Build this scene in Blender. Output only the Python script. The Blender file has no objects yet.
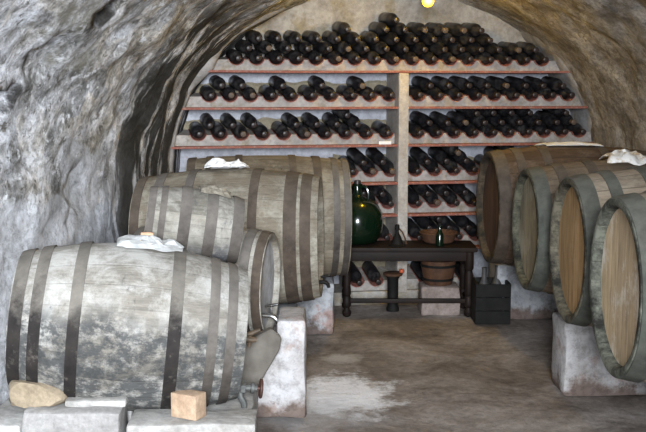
import bpy, bmesh, math, random
from mathutils import Vector, Matrix, noise
random.seed(7)
C = bpy.context.scene.collection
PI = math.pi

# ------------------------------------------------------------------ camera
F, H, PITCH = 1000.0, 1.40, math.atan2(131.0, 1000.0)
cam = bpy.data.cameras.new('camera'); co = bpy.data.objects.new('camera', cam); C.objects.link(co)
cam.sensor_width = 36.0; cam.lens = 36.0 * F / 646.0; cam.clip_start = .02
co.location = (0, 0, H); co.rotation_euler = (PI / 2 - PITCH, 0, 0)
bpy.context.scene.camera = co

def ray(px, py):
    a, b = (px - 323) / F, (216 - py) / F
    c, s = math.cos(PITCH), math.sin(PITCH)
    return Vector((a, c + b * s, -s + b * c))
def at(px, py, d):
    r = ray(px, py); return Vector((0, 0, H)) + r * (d / r.y)

# ------------------------------------------------------------------ object helpers
def link(o, parent=None):
    C.objects.link(o)
    if parent: o.parent = parent
    return o
def obj(name, bm, m, parent=None, smooth=True, sharp=35):
    me = bpy.data.meshes.new(name); bm.to_mesh(me); bm.free()
    if m: me.materials.append(m)
    if smooth:
        me.polygons.foreach_set('use_smooth', [True] * len(me.polygons))
        try: me.set_sharp_from_angle(angle=math.radians(sharp))
        except Exception: pass
    return link(bpy.data.objects.new(name, me), parent)
def tag(o, label, cat, group=None):
    o['label'] = label; o['category'] = cat
    if group: o['group'] = group
    return o
def thing(name, label, cat, loc=(0, 0, 0), rot=None, group=None):
    o = bpy.data.objects.new(name, None); o.empty_display_size = .1; link(o)
    o.location = loc
    if rot is not None: o.rotation_euler = rot
    return tag(o, label, cat, group)
def struct(o): o['kind'] = 'structure'; return o

def lathe(bm, prof, axis='X', seg=48, cap0=False, cap1=False, c=(0, 0, 0)):
    """prof: list of (t along the axis, radius)"""
    rings = []
    for t, r in prof:
        ring = []
        for i in range(seg):
            a = 2 * PI * i / seg
            if axis == 'X': v = (t, r * math.sin(a), r * math.cos(a))
            elif axis == 'Y': v = (r * math.cos(a), t, r * math.sin(a))
            else: v = (r * math.cos(a), r * math.sin(a), t)
            ring.append(bm.verts.new((v[0] + c[0], v[1] + c[1], v[2] + c[2])))
        rings.append(ring)
    for a, b in zip(rings, rings[1:]):
        for i in range(seg):
            j = (i + 1) % seg
            bm.faces.new((a[i], a[j], b[j], b[i]))
    if cap0: bm.faces.new(rings[0][::-1])
    if cap1: bm.faces.new(rings[-1])
    return bm
def fixn(bm): bmesh.ops.recalc_face_normals(bm, faces=bm.faces); return bm
def box(bm, x0, x1, y0, y1, z0, z1, bev=0.0):
    r = bmesh.ops.create_cube(bm, size=1)
    for v in r['verts']:
        v.co = Vector(((x0 + x1) / 2 + v.co.x * (x1 - x0), (y0 + y1) / 2 + v.co.y * (y1 - y0), (z0 + z1) / 2 + v.co.z * (z1 - z0)))
    if bev:
        es = list({e for v in r['verts'] for e in v.link_edges})
        bmesh.ops.bevel(bm, geom=es, offset=bev, segments=2, affect='EDGES', profile=.6)
    return bm
def tube(bm, pts, r, seg=10):
    pts = [Vector(p) for p in pts]; rs = r if isinstance(r, (list, tuple)) else [r] * len(pts)
    rings = []
    for i, p in enumerate(pts):
        d = (pts[min(i + 1, len(pts) - 1)] - pts[max(i - 1, 0)]).normalized()
        u = d.orthogonal().normalized() if i == 0 else (u - d * u.dot(d)).normalized()
        w = d.cross(u)
        rings.append([bm.verts.new(p + (u * math.cos(2 * PI * k / seg) + w * math.sin(2 * PI * k / seg)) * rs[i]) for k in range(seg)])
    for a, b in zip(rings, rings[1:]):
        for k in range(seg): bm.faces.new((a[k], a[(k + 1) % seg], b[(k + 1) % seg], b[k]))
    bm.faces.new(rings[0][::-1]); bm.faces.new(rings[-1])
    return bm
def rough(bm, amp, scale, cuts=0, seed=0.0):
    if cuts: bmesh.ops.subdivide_edges(bm, edges=bm.edges, cuts=cuts, use_grid_fill=True)
    bm.normal_update()
    o = Vector((seed, seed * 1.7, -seed))
    new = [(v, v.co + noise.noise_vector(v.co * scale + o) * amp + noise.noise_vector(v.co * scale * 3 + o) * amp * .4) for v in bm.verts]
    for v, p in new: v.co = p
    return bm

# ------------------------------------------------------------------ material helpers
class Mat:
    def __init__(s, name, rough=.8, metal=0.0, spec=.5):
        s.m = bpy.data.materials.new(name); s.m.use_nodes = True
        s.nt = s.m.node_tree; s.b = s.nt.nodes['Principled BSDF']
        s.b.inputs['Roughness'].default_value = rough; s.b.inputs['Metallic'].default_value = metal
        s.b.inputs['Specular IOR Level'].default_value = spec
        s.tc = s.nt.nodes.new('ShaderNodeTexCoord'); s.co = s.tc.outputs['Object']
    def n(s, t): return s.nt.nodes.new(t)
    def l(s, a, b): s.nt.links.new(a, b)
    def map(s, scale, vec=None, loc=(0, 0, 0)):
        n = s.n('ShaderNodeMapping'); n.inputs['Scale'].default_value = scale; n.inputs['Location'].default_value = loc
        s.l(vec or s.co, n.inputs['Vector']); return n.outputs[0]
    def noise(s, scale, detail=4, rough=.6, vec=None, dist=0.0):
        n = s.n('ShaderNodeTexNoise'); n.inputs['Scale'].default_value = scale; n.inputs['Detail'].default_value = detail
        n.inputs['Roughness'].default_value = rough; n.inputs['Distortion'].default_value = dist
        s.l(vec or s.co, n.inputs['Vector']); return n.outputs['Fac']
    def voro(s, scale, feature='F1', vec=None, out='Distance'):
        n = s.n('ShaderNodeTexVoronoi'); n.feature = feature; n.inputs['Scale'].default_value = scale
        s.l(vec or s.co, n.inputs['Vector']); return n.outputs[out]
    def ramp(s, fac, stops):
        n = s.n('ShaderNodeValToRGB'); e = n.color_ramp.elements
        while len(e) < len(stops): e.new(.5)
        for k, (p, c) in enumerate(stops):
            e[k].position = p; e[k].color = (c[0], c[1], c[2], 1) if isinstance(c, (tuple, list)) else (c, c, c, 1)
        s.l(fac, n.inputs[0]); return n.outputs[0]
    def mix(s, fac, a, b, mode='MIX'):
        n = s.n('ShaderNodeMix'); n.data_type = 'RGBA'; n.blend_type = mode
        for sock, v in ((n.inputs[0], fac), (n.inputs[6], a), (n.inputs[7], b)):
            if isinstance(v, (int, float)): sock.default_value = v if sock == n.inputs[0] else (v, v, v, 1)
            elif isinstance(v, (tuple, list)): sock.default_value = (v[0], v[1], v[2], 1)
            else: s.l(v, sock)
        return n.outputs[2]
    def math(s, op, a, b=0.0, c=None):
        n = s.n('ShaderNodeMath'); n.operation = op
        for i, v in enumerate((a, b) if c is None else (a, b, c)):
            if isinstance(v, (int, float)): n.inputs[i].default_value = v
            else: s.l(v, n.inputs[i])
        return n.outputs[0]
    def sep(s, vec=None):
        n = s.n('ShaderNodeSeparateXYZ'); s.l(vec or s.co, n.inputs[0]); return n.outputs
    def color(s, c):
        if isinstance(c, (tuple, list)): s.b.inputs['Base Color'].default_value = (c[0], c[1], c[2], 1)
        else: s.l(c, s.b.inputs['Base Color'])
        return s
    def bump(s, h, strength=.4, dist=.01):
        n = s.n('ShaderNodeBump'); n.inputs['Strength'].default_value = strength; n.inputs['Distance'].default_value = dist
        s.l(h, n.inputs['Height']); s.l(n.outputs[0], s.b.inputs['Normal']); return s

def simple(name, c0, c1, scale=12, rough=.8, metal=0.0, bump=.3, spec=.4, dust=None, bd=.004):
    m = Mat(name, rough, metal, spec)
    f = m.noise(scale, 6, .65)
    col = m.ramp(f, [(.32, c0), (.68, c1)])
    if dust:
        g = m.noise(scale * 2.7, 5, .7); col = m.mix(m.ramp(g, [(.5, 0), (.68, 1)]), col, dust)
    m.color(col).bump(f, bump, bd); return m.m

# vault: old limewashed rock with mould
def vault_mat(name):
    m = Mat(name, .92, 0, .25)
    warp = m.n('ShaderNodeVectorMath'); warp.operation = 'MULTIPLY_ADD'
    nz = m.n('ShaderNodeTexNoise'); nz.inputs['Scale'].default_value = 3.0; nz.inputs['Detail'].default_value = 5; m.l(m.co, nz.inputs['Vector'])
    m.l(nz.outputs['Color'], warp.inputs[0]); warp.inputs[1].default_value = (.13, .13, .13); m.l(m.co, warp.inputs[2])
    W = warp.outputs[0]
    big = m.noise(1.1, 5, .6, vec=W); mid = m.noise(4.2, 8, .72, vec=W); fine = m.noise(30, 8, .82, vec=W); speck = m.noise(13, 8, .8, vec=m.map((1, 1, 1), vec=W, loc=(2, 8, 5)))
    vo = m.voro(11.0, vec=W); cell = m.n('ShaderNodeTexVoronoi'); cell.inputs['Scale'].default_value = 6.5; m.l(W, cell.inputs['Vector'])
    tone = m.sep(cell.outputs['Color'])[0]
    grey = m.ramp(mid, [(.36, (.15, .145, .14)), (.44, (.38, .375, .37)), (.51, (.60, .60, .63)), (.59, (.86, .88, .94))])
    tan = m.ramp(mid, [(.36, (.15, .12, .08)), (.45, (.38, .32, .24)), (.53, (.58, .51, .41)), (.62, (.78, .72, .64))])
    base = m.mix(m.ramp(m.math('ADD', big, m.math('MULTIPLY', tone, .16)), [(.56, 0), (.74, .8)]), grey, tan)
    base = m.mix(1.0, base, m.ramp(tone, [(0, .72), (1, 1.12)]), 'MULTIPLY')
    chips = m.ramp(fine, [(.40, .45), (.465, .86), (.52, 1.0), (.58, 1.35)])
    col = m.mix(1.0, base, chips, 'MULTIPLY')
    col = m.mix(m.ramp(speck, [(.555, 0), (.59, .85)]), col, (.84, .85, .88))
    col = m.mix(m.ramp(speck, [(.40, .85), (.43, 0)]), col, (.085, .075, .06))
    olive = m.ramp(m.noise(2.6, 6, .7, vec=m.map((1, 1, 1), vec=W, loc=(9, 4, 2))), [(.56, 0), (.66, .75)])
    col = m.mix(olive, col, m.mix(fine, (.14, .125, .09), (.30, .28, .22)))
    x, y, z = m.sep()[:3]
    # smoother limewash on the lower flank
    lw = m.ramp(m.math('ADD', z, m.math('MULTIPLY_ADD', m.noise(1.8, 6, .7, vec=W), 1.6, -.8)), [(.95, .8), (1.12, 0)])
    lw = m.math('MULTIPLY', lw, m.ramp(x, [(-.2, 1), (0, 0)]) if False else 1.0)
    wash = m.mix(1.0, m.ramp(mid, [(.38, (.40, .40, .415)), (.60, (.66, .67, .71))]), m.ramp(fine, [(.40, .7), (.52, 1.05)]), 'MULTIPLY')
    col = m.mix(lw, col, wash)
    for hp, hr in ((vault_hit(109, 13), .085), (vault_hit(100, 17), .05), (vault_hit(14, 99), .06), (vault_hit(2, 104), .07)):   # cavity shade painted into the rock colour at the hollows
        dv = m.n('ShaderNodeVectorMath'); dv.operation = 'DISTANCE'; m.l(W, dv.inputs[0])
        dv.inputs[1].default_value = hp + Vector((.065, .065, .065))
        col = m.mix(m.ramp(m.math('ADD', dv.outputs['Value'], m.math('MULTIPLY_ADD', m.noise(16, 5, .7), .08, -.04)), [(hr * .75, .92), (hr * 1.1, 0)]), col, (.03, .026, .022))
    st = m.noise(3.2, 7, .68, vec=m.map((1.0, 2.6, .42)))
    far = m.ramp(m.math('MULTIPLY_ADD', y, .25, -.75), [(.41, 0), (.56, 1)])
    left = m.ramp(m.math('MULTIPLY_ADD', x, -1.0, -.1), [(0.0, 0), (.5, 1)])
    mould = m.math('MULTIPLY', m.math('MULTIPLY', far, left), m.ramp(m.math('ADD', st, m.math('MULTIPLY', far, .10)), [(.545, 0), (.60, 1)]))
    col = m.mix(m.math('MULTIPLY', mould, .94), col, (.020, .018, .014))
    # bare brown stone on the right flank of the vault
    rgt = m.math('MULTIPLY', m.ramp(x, [(.80, 0), (1.15, 1)]), m.ramp(m.noise(2.2, 6, .7), [(.35, .55), (.62, 1)]))
    low = m.ramp(z, [(.55, 1), (.80, 0)])
    brown = m.ramp(m.math('ADD', m.math('MULTIPLY', mid, .6), m.math('MULTIPLY', fine, .4)), [(.34, (.08, .064, .05)), (.5, (.20, .168, .132)), (.64, (.38, .335, .28))])
    col = m.mix(m.math('MULTIPLY', rgt, .85), col, brown)
    m.color(col)
    h = m.math('ADD', m.math('ADD', m.math('MULTIPLY', mid, .7), m.math('MULTIPLY', fine, .55)), m.math('MULTIPLY', vo, -.3))
    m.bump(h, 1.0, .045)
    return m.m

def plaster(name, a, b, c=None, scale=6, bumpd=.01):
    m = Mat(name, .9, 0, .25)
    f = m.noise(scale, 7, .68, dist=.4); g = m.noise(scale * 5, 5, .7)
    col = m.ramp(f, [(.32, a), (.62, b)])
    if c: col = m.mix(m.ramp(m.noise(scale * .8, 6, .7, vec=m.map((1, 1, 1), loc=(3, 7, 1))), [(.52, 0), (.64, 1)]), col, c)
    col = m.mix(1.0, col, m.ramp(g, [(.3, .7), (.6, 1.05)]), 'MULTIPLY')
    m.color(col).bump(m.math('ADD', f, m.math('MULTIPLY', g, .3)), .7, bumpd); return m.m
M_back = plaster('back_plaster', (.24, .215, .19), (.40, .38, .355), (.28, .24, .17))
M_cheek = plaster('rough_cheek_plaster', (.17, .155, .14), (.36, .35, .35), (.22, .18, .13), 7, .012)
M_white = plaster('bluish_plaster', (.36, .37, .42), (.50, .51, .56), None, 9, .004)
M_rest = plaster('bottle_rest_plaster', (.29, .26, .235), (.42, .39, .365), (.26, .225, .17), 9, .004)
M_post = plaster('post_plaster', (.34, .30, .26), (.46, .43, .40), None, 11, .004)
M_sand = plaster('khaki_sand', (.21, .18, .12), (.31, .27, .20), None, 16, .006)
M_terra = simple('terracotta', (.19, .06, .045), (.32, .12, .09), 16, .85, bump=.3, dust=(.34, .24, .19))
M_lining = simple('terracotta_lining', (.20, .062, .048), (.34, .125, .10), 20, .85, bump=.3, dust=(.28, .2, .16))
def pier_mat(name, a, b, c):
    m = Mat(name, .9, 0, .25)
    f = m.noise(5, 8, .72, dist=.3); g = m.noise(24, 6, .75)
    col = m.ramp(f, [(.40, a), (.56, b)])
    col = m.mix(m.ramp(m.noise(3.5, 7, .7, vec=m.map((1, 1, 1), loc=(3, 7, 1))), [(.54, 0), (.60, .7)]), col, c)
    z = m.math('ADD', m.sep()[2], m.math('MULTIPLY_ADD', m.noise(6, 6, .7), .36, -.18))
    col = m.mix(m.ramp(z, [(.03, .85), (.09, 0)]), col, (.13, .085, .065))   # mud splashed on the foot
    col = m.mix(1.0, col, m.ramp(g, [(.40, .72), (.52, 1.0)]), 'MULTIPLY')
    m.color(col).bump(m.math('ADD', f, m.math('MULTIPLY', g, .4)), .7, .012); return m.m
M_pier = pier_mat('limewash_pier', (.36, .34, .33), (.52, .51, .52), (.36, .27, .235))
M_pier_blue = pier_mat('grey_pier', (.25, .255, .27), (.44, .45, .475), (.34, .20, .16))
M_stone = plaster('pale_stone', (.27, .255, .235), (.48, .47, .455), None, 7, .012)
M_stone_tan = plaster('tan_stone', (.22, .175, .12), (.35, .285, .205), None, 8, .012)
M_stone_grey = plaster('grey_stone', (.23, .22, .215), (.38, .37, .36), None, 7, .012)
M_brick = plaster('tan_brick', (.36, .24, .16), (.50, .37, .26), None, 9, .004)

def floor_mat():
    m = Mat('earth_floor', .9, 0, .25)
    f = m.noise(2.2, 7, .7, dist=.5); g = m.noise(22, 6, .75)
    col = m.ramp(f, [(.34, (.125, .100, .084)), (.48, (.235, .200, .176)), (.64, (.37, .33, .305))])
    col = m.mix(1.0, col, m.ramp(g, [(.3, .65), (.62, 1.15)]), 'MULTIPLY')
    # two spills of pale lime dust on the earth
    def spill(x, y, rx, ry, lo, hi):
        v = m.map((1 / rx, 1 / ry, 1), loc=(-x / rx, -y / ry, 0))
        ln = m.n('ShaderNodeVectorMath'); ln.operation = 'LENGTH'; m.l(v, ln.inputs[0])
        d = m.math('ADD', ln.outputs['Value'], m.math('MULTIPLY_ADD', m.noise(6, 8, .75), 2.6, -1.3))
        return m.ramp(d, [(lo, 1), (hi, 0)])
    c = at(340, 400, 4.40); c = (.075, 4.44)
    col = m.mix(m.math('MULTIPLY', spill(c[0], c[1], .29, .34, .55, 1.05), .97), col, (.84, .84, .87))
    col = m.mix(m.math('MULTIPLY', spill(.10, 5.05, .12, .12, .30, 1.0), .8), col, (.58, .56, .55))
    col = m.mix(m.math('MULTIPLY', spill(-.02, 4.15, .35, .25, .3, 1.0), .5), col, (.40, .40, .41))
    m.color(col).bump(m.math('ADD', f, m.math('MULTIPLY', g, .35)), .8, .02); return m.m
M_floor = floor_mat()

def stave_mat(name, wood, pale, dark, pale_amt, dark_amt, dark_low=None, nst=22, contrast=.35, seed=0.0, chime=None, half=.45, seam_amt=.6):
    """weathered staves: tint per stave around the axis (object X), pale bloom and dark blotches of mould"""
    m = Mat(name, .88, 0, .25)
    x, y, z = m.sep()[:3]
    ang = m.math('MULTIPLY_ADD', m.math('ARCTAN2', y, z), nst / (2 * PI), nst / 2)
    idx = m.math('FLOOR', ang); fr = m.math('SUBTRACT', ang, idx)
    wn = m.n('ShaderNodeTexWhiteNoise'); wn.noise_dimensions = '1D'; m.l(m.math('ADD', idx, seed), wn.inputs['W'])
    grain = m.noise(9, 6, .7, vec=m.map((1.0, 9, 9), loc=(seed, seed, 0)))
    col = m.mix(1.0, m.ramp(grain, [(.3, tuple(c * .65 for c in wood)), (.7, tuple(c * 1.2 for c in wood))]), m.ramp(wn.outputs['Value'], [(0, 1 - contrast), (1, 1 + contrast * .5)]), 'MULTIPLY')
    b1 = m.noise(5.5, 8, .78, vec=m.map((1, 1, 1), loc=(seed, 2 + seed, 5)), dist=.3)
    b2 = m.noise(7.5, 8, .8, vec=m.map((1.6, 1, 1), loc=(4 + seed, 1, seed)), dist=.2)
    t = .62 - .25 * pale_amt
    col = m.mix(m.ramp(b1, [(t - .08, 0), (t + .10, 1)]), col, pale)
    t = .70 - .25 * dark_amt
    dk = m.ramp(b2, [(t - .05, 0), (t + .08, 1)])
    if dark_low is not None:   # darker blotches towards the bottom of the cask, with a ragged edge
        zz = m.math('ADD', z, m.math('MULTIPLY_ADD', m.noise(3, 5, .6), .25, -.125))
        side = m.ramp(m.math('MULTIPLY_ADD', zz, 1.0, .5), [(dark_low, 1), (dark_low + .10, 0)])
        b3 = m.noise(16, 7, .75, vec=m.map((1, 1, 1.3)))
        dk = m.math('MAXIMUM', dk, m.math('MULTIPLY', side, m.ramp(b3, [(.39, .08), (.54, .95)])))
    col = m.mix(m.math('MULTIPLY', dk, .9), col, dark)
    seam = m.ramp(m.math('ABSOLUTE', m.math('SUBTRACT', fr, .5)), [(.46, 0), (.50, 1)])
    col = m.mix(m.math('MULTIPLY', seam, seam_amt), col, tuple(c * .35 for c in wood))
    if chime:   # weathered end rim of the staves
        e = m.ramp(m.math('ABSOLUTE', x), [(half - .046, 0), (half - .042, 1)])
        col = m.mix(e, col, m.ramp(m.noise(7, 6, .75), [(.42, (.018, .018, .015)), (.51, tuple(c * .75 for c in chime)), (.60, tuple(c * 1.5 for c in chime))]))
    m.color(col)
    h = m.math('SUBTRACT', m.math('ADD', grain, m.math('MULTIPLY', b1, .6)), m.math('MULTIPLY', seam, 1.5 * seam_amt))
    m.bump(h, .6, .006); return m.m
def head_mat(name, wood, dark, pale, nst=8, pale_amt=.2, seed=0.0):
    m = Mat(name, .85, 0, .3)
    x, y, z = m.sep()[:3]
    a = m.math('MULTIPLY_ADD', y, 14.0, 20.0 + seed); idx = m.math('FLOOR', a); fr = m.math('SUBTRACT', a, idx)
    wn = m.n('ShaderNodeTexWhiteNoise'); wn.noise_dimensions = '1D'; m.l(idx, wn.inputs['W'])
    g = m.noise(6, 7, .7, vec=m.map((6, 6, 1.0), loc=(seed, seed, seed)))
    col = m.mix(1.0, m.ramp(g, [(.3, dark), (.6, wood)]), m.ramp(wn.outputs['Value'], [(0, .72), (1, 1.15)]), 'MULTIPLY')
    b = m.noise(4.5, 7, .7, vec=m.map((1, 1, 1), loc=(seed * 3, 1, seed)))
    t = .66 - .25 * pale_amt
    col = m.mix(m.ramp(b, [(t - .06, 0), (t + .10, .9)]), col, pale)
    seam = m.ramp(m.math('ABSOLUTE', m.math('SUBTRACT', fr, .5)), [(.455, 0), (.5, 1)])
    col = m.mix(m.math('MULTIPLY', seam, .45), col, tuple(c * .4 for c in dark))
    m.color(col).bump(m.math('SUBTRACT', g, seam), .5, .005); return m.m

def hoop_mat(name, iron0, iron1, dust, z0, z1, amt=.85):
    """flat iron hoop; settled dust and mould on its upper arc only (object z), ragged edge"""
    m = Mat(name, .8, 0, .3)
    f = m.noise(13, 6, .7); g = m.noise(5, 6, .75, vec=m.map((1, 1, 1), loc=(3, 1, 2)))
    z = m.math('ADD', m.sep()[2], m.math('MULTIPLY_ADD', g, .5, -.25))
    up = m.ramp(m.math('ADD', z, .5), [(z0 + .5, 0), (z1 + .5, 1)])
    spot = m.ramp(m.noise(24, 5, .7), [(.56, 0), (.68, .5)])
    d = m.mix(m.ramp(f, [(.35, 0), (.65, 1)]), tuple(c * .7 for c in dust), tuple(c * 1.15 for c in dust))
    col = m.mix(m.math('MULTIPLY', m.math('MAXIMUM', up, spot), amt), m.ramp(f, [(.32, iron0), (.68, iron1)]), d)
    m.color(col).bump(f, .4, .003); return m.m
M_hoop_dark = hoop_mat('black_hoop_iron', (.008, .007, .007), (.026, .021, .019), (.17, .155, .135), .05, .17)
M_hoop_dusty = hoop_mat('dusty_hoop_iron', (.036, .030, .026), (.085, .072, .062), (.165, .15, .135), -.10, .14, .75)
M_hoop_green = hoop_mat('verdigris_hoop_iron', (.034, .036, .030), (.082, .086, .072), (.145, .14, .12), .02, .34, .6)
M_hoop_brown = hoop_mat('brown_hoop_iron', (.030, .021, .016), (.085, .062, .046), (.15, .125, .10), .0, .36, .65)
M_iron = simple('black_iron', (.004, .004, .004), (.012, .011, .010), 20, .7, 0, spec=.2)
M_chrome = Mat('chrome', .18, 1.0).color((.75, .76, .78)).m
M_brasstap = simple('brown_tap_wood', (.05, .034, .02), (.12, .08, .05), 20, .6)
M_valve = simple('valve_iron', (.05, .055, .055), (.13, .13, .125), 20, .6, .3)
M_redvalve = simple('valve_wheel_paint', (.05, .025, .02), (.13, .06, .045), 20, .6, .2)
M_paper = Mat('white_paper', .8, 0, .3).color((.80, .80, .80)).m
M_film = simple('plastic_wrap', (.36, .37, .37), (.60, .61, .61), 9, .35, bump=.6, bd=.01)
M_cloth = simple('stained_cloth', (.68, .66, .62), (.80, .79, .77), 9, .9, dust=(.40, .27, .14), bd=.01)
M_rag = simple('brown_rag', (.16, .14, .11), (.30, .27, .22), 14, .9, bd=.01)
M_orange = Mat('orange_cork', .8).color((.55, .33, .21)).m
M_darkwood = simple('dark_bench_wood', (.006, .004, .0035), (.018, .010, .007), 9, .6, bump=.3, spec=.2)
M_brownwood = simple('brown_wicker', (.045, .020, .010), (.10, .045, .022), 22, .75, bump=.6)
M_wedge = simple('grey_board', (.095, .083, .070), (.165, .150, .130), 9, .9)
M_rail = simple('rail_timber', (.10, .075, .055), (.19, .15, .115), 8, .9)

# ------------------------------------------------------------------ shell: vault, floor, back wall
def lerp(tab, y):
    if y <= tab[0][0]: return tab[0][1:]
    for a, b in zip(tab, tab[1:]):
        if y <= b[0]:
            t = (y - a[0]) / (b[0] - a[0]); t = t * t * (3 - 2 * t) if False else t
            return tuple(a[i] + (b[i] - a[i]) * t for i in range(1, len(a)))
    return tab[-1][1:]
#          Y     left   right  spring apex
VAULT = [(-2.5, -1.95, 2.15, .95, 2.35), (2.6, -1.62, 2.12, .95, 2.26), (3.8, -1.30, 2.05, .92, 2.18), (5.0, -1.06, 2.0, .90, 2.10), (6.15, -.925, 1.83, .90, 2.03), (6.5, -.92, 1.79, .90, 2.03), (7.1, -.92, 1.79, .90, 2.03)]
def vault_hit(px, py):
    r = ray(px, py)
    for i in range(100, 720):
        y = i / 100; p = Vector((0, 0, H)) + r * (y / r.y)
        xl, xr, zs, za = lerp(VAULT, y); xc, w = (xl + xr) / 2, (xr - xl) / 2
        if (p.z <= zs and abs(p.x - xc) > w) or (p.z > zs and ((p.x - xc) / w) ** 2 + ((p.z - zs) / (za - zs)) ** 2 > 1): return p
    return p
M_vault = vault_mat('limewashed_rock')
HOLES = [(vault_hit(109, 13), .055, .42), (vault_hit(100, 17), .035, .30), (vault_hit(14, 99), .045, .32), (vault_hit(3, 104), .05, .32), (vault_hit(50, 60), .12, .03), (vault_hit(118, 48), .04, .05), (vault_hit(75, 190), .10, .03)]
def vault_point(y, s):
    """s 0..1 from the left foot over the crown to the right foot"""
    xl, xr, zs, za = lerp(VAULT, y)
    xc, w = (xl + xr) / 2, (xr - xl) / 2
    if s < .18: p = Vector((xl, y, zs * s / .18)); n = Vector((-1, 0, 0))
    elif s > .82: p = Vector((xr, y, zs * (1 - s) / .18)); n = Vector((1, 0, 0))
    else:
        t = PI - PI * (s - .18) / .64
        p = Vector((xc + w * math.cos(t), y, zs + (za - zs) * math.sin(t))); n = Vector((math.cos(t), 0, math.sin(t)))
    k = .028 if y < 5.6 else .028 - .012 * min(1, (y - 5.6) / .6)
    q = p * 1.0
    dsp = noise.fractal(q * 2.1, 1.0, 2.0, 5) * k * 1.3 + noise.noise(q * 8) * k * .40 + noise.noise(q * 17) * k * .28
    a = 1 - abs(noise.noise(q * 3.7 + Vector((5, 2, 1)))) * 2
    dsp += a * k * .35
    for h, r, d in HOLES:
        dd = (p - Vector(h)).length / r
        dd *= 1 + .45 * noise.noise(p * 14)
        if dd < 1.15:
            t = min(1, (1.15 - dd) / .5); dsp += d * t * t * (3 - 2 * t)
    return p + n * max(-.035, dsp)
ys = [-2.5 + 5.0 * i / 40 for i in range(41)] + [2.5 + 4.6 * i / 200 for i in range(1, 201)]
def vault_strip(name, s0, s1, n):
    bm = bmesh.new(); rows = []
    for y in ys: rows.append([bm.verts.new(vault_point(y, s0 + (s1 - s0) * i / n)) for i in range(n + 1)])
    for a, b in zip(rows, rows[1:]):
        for i in range(n): bm.faces.new((a[i], a[i + 1], b[i + 1], b[i]))
    return struct(obj(name, bm, M_vault, sharp=180))
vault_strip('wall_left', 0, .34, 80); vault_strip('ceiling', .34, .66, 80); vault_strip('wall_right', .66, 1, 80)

bm = bmesh.new(); n = 130; rows = []
for j in range(n + 1):
    y = -2.6 + 9.8 * j / n
    rows.append([bm.verts.new((-2.3 + 4.8 * i / 90, y, noise.fractal(Vector((-2.3 + 4.8 * i / 90, y, 0)) * 1.6, 1, 2, 4) * .012 - .006)) for i in range(91)])
for a, b in zip(rows, rows[1:]):
    for i in range(90): bm.faces.new((a[i], b[i], b[i + 1], a[i + 1])) if False else bm.faces.new((a[i], a[i + 1], b[i + 1], b[i]))
struct(obj('floor', bm, M_floor, sharp=180))

# ------------------------------------------------------------------ wine rack against the far wall (local x along the wall, y into it)
TH = math.radians(10.0); Y0 = 6.25
cu, su = math.cos(TH), math.sin(TH)
RO = Vector((0, Y0, 0)); U = Vector((cu, su, 0)); IN = Vector((-su, cu, 0))
def rk(px, py, depth=0.0):
    """pixel -> (u, z) on the plane of the rack's front edge pushed 'depth' into the wall"""
    r = ray(px, py); o = Vector((0, 0, H)); t = ((RO + IN * depth) - o).dot(IN) / r.dot(IN)
    p = o + r * t; return (p - RO).dot(U), p.z
DEEP = .36
bm = bmesh.new(); rows = []
for j in range(41):
    rows.append([bm.verts.new(RO + U * (-1.6 + 4.4 * i / 60) + IN * (DEEP + .012 * noise.noise(Vector((i * .3, j * .3, 0)))) + Vector((0, 0, -.05 + 2.6 * j / 40))) for i in range(61)])
for a, b in zip(rows, rows[1:]):
    for i in range(60): bm.faces.new((a[i], a[i + 1], b[i + 1], b[i]))
struct(obj('wall_back', bm, M_back, sharp=180))

rack = thing('wine_rack', 'built-in plaster wine rack with red tile shelves against the far wall', 'wine rack', RO, (0, 0, TH))
# shelf name, plank line y in the picture at x=403, u range
PL = [('top', 70.5), ('second', 106.8), ('third', 144.5), ('fourth', 182.3), ('fifth', 214.5), ('sixth', 249)]
ZS = [rk(403, y)[1] for _, y in PL] + [.075]
UP = rk(403, 150)[0]; PW = rk(408, 150)[0] - rk(398, 150)[0]
EDGE_L = [(303, 170), (180, 173), (150, 176), (128, 179), (106, 187), (88, 195), (70, 214), (50, 224), (32, 243), (8, 290)]
EDGE_R = [(303, 608), (180, 602), (145, 598), (107, 587), (88, 578), (73, 565), (55, 557), (36, 543), (10, 528)]
EXT = [(rk(190, 70)[0], rk(590, 72)[0]), (rk(170, 106)[0], rk(604, 107)[0]), (rk(165, 146)[0], rk(612, 142)[0])] + [(rk(162, 180)[0], rk(618, 180)[0])] * 4
PT = .015
for edge, sg in ((EDGE_L, -1), (EDGE_R, 1)):
    e = [rk(px, py) for py, px in edge]; e[0] = (e[0][0], -.02)
    bm = bmesh.new(); rows = []; n = 60
    for i in range(n + 1):
        z = e[0][1] + (e[-1][1] - e[0][1]) * i / n
        for a, b in zip(e, e[1:]):
            if a[1] <= z <= b[1] + 1e-6: u = a[0] + (b[0] - a[0]) * (z - a[1]) / (b[1] - a[1]); break
        w = .012 * noise.noise(Vector((sg * 3, z * 7, 1))) + .006 * noise.noise(Vector((sg, z * 21, 4)))
        u += sg * (.004 + abs(w))
        prof = [(u, DEEP - .01), (u, .03), (u + sg * .012, .004 + w), (u + sg * .05, -.010 + w), (u + sg * .12, -.02 - w), (u + sg * .26, -.03), (u + sg * .26, DEEP - .01)]
        rows.append([bm.verts.new((q[0], q[1], z)) for q in prof])
    for a, b in zip(rows, rows[1:]):
        for i in range(7): bm.faces.new((a[i], a[(i + 1) % 7], b[(i + 1) % 7], b[i]))
    bm.faces.new(rows[0][::-1]); bm.faces.new(rows[-1]); fixn(bm); obj('plaster_cheek', bm, M_cheek, rack, sharp=60)
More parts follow.
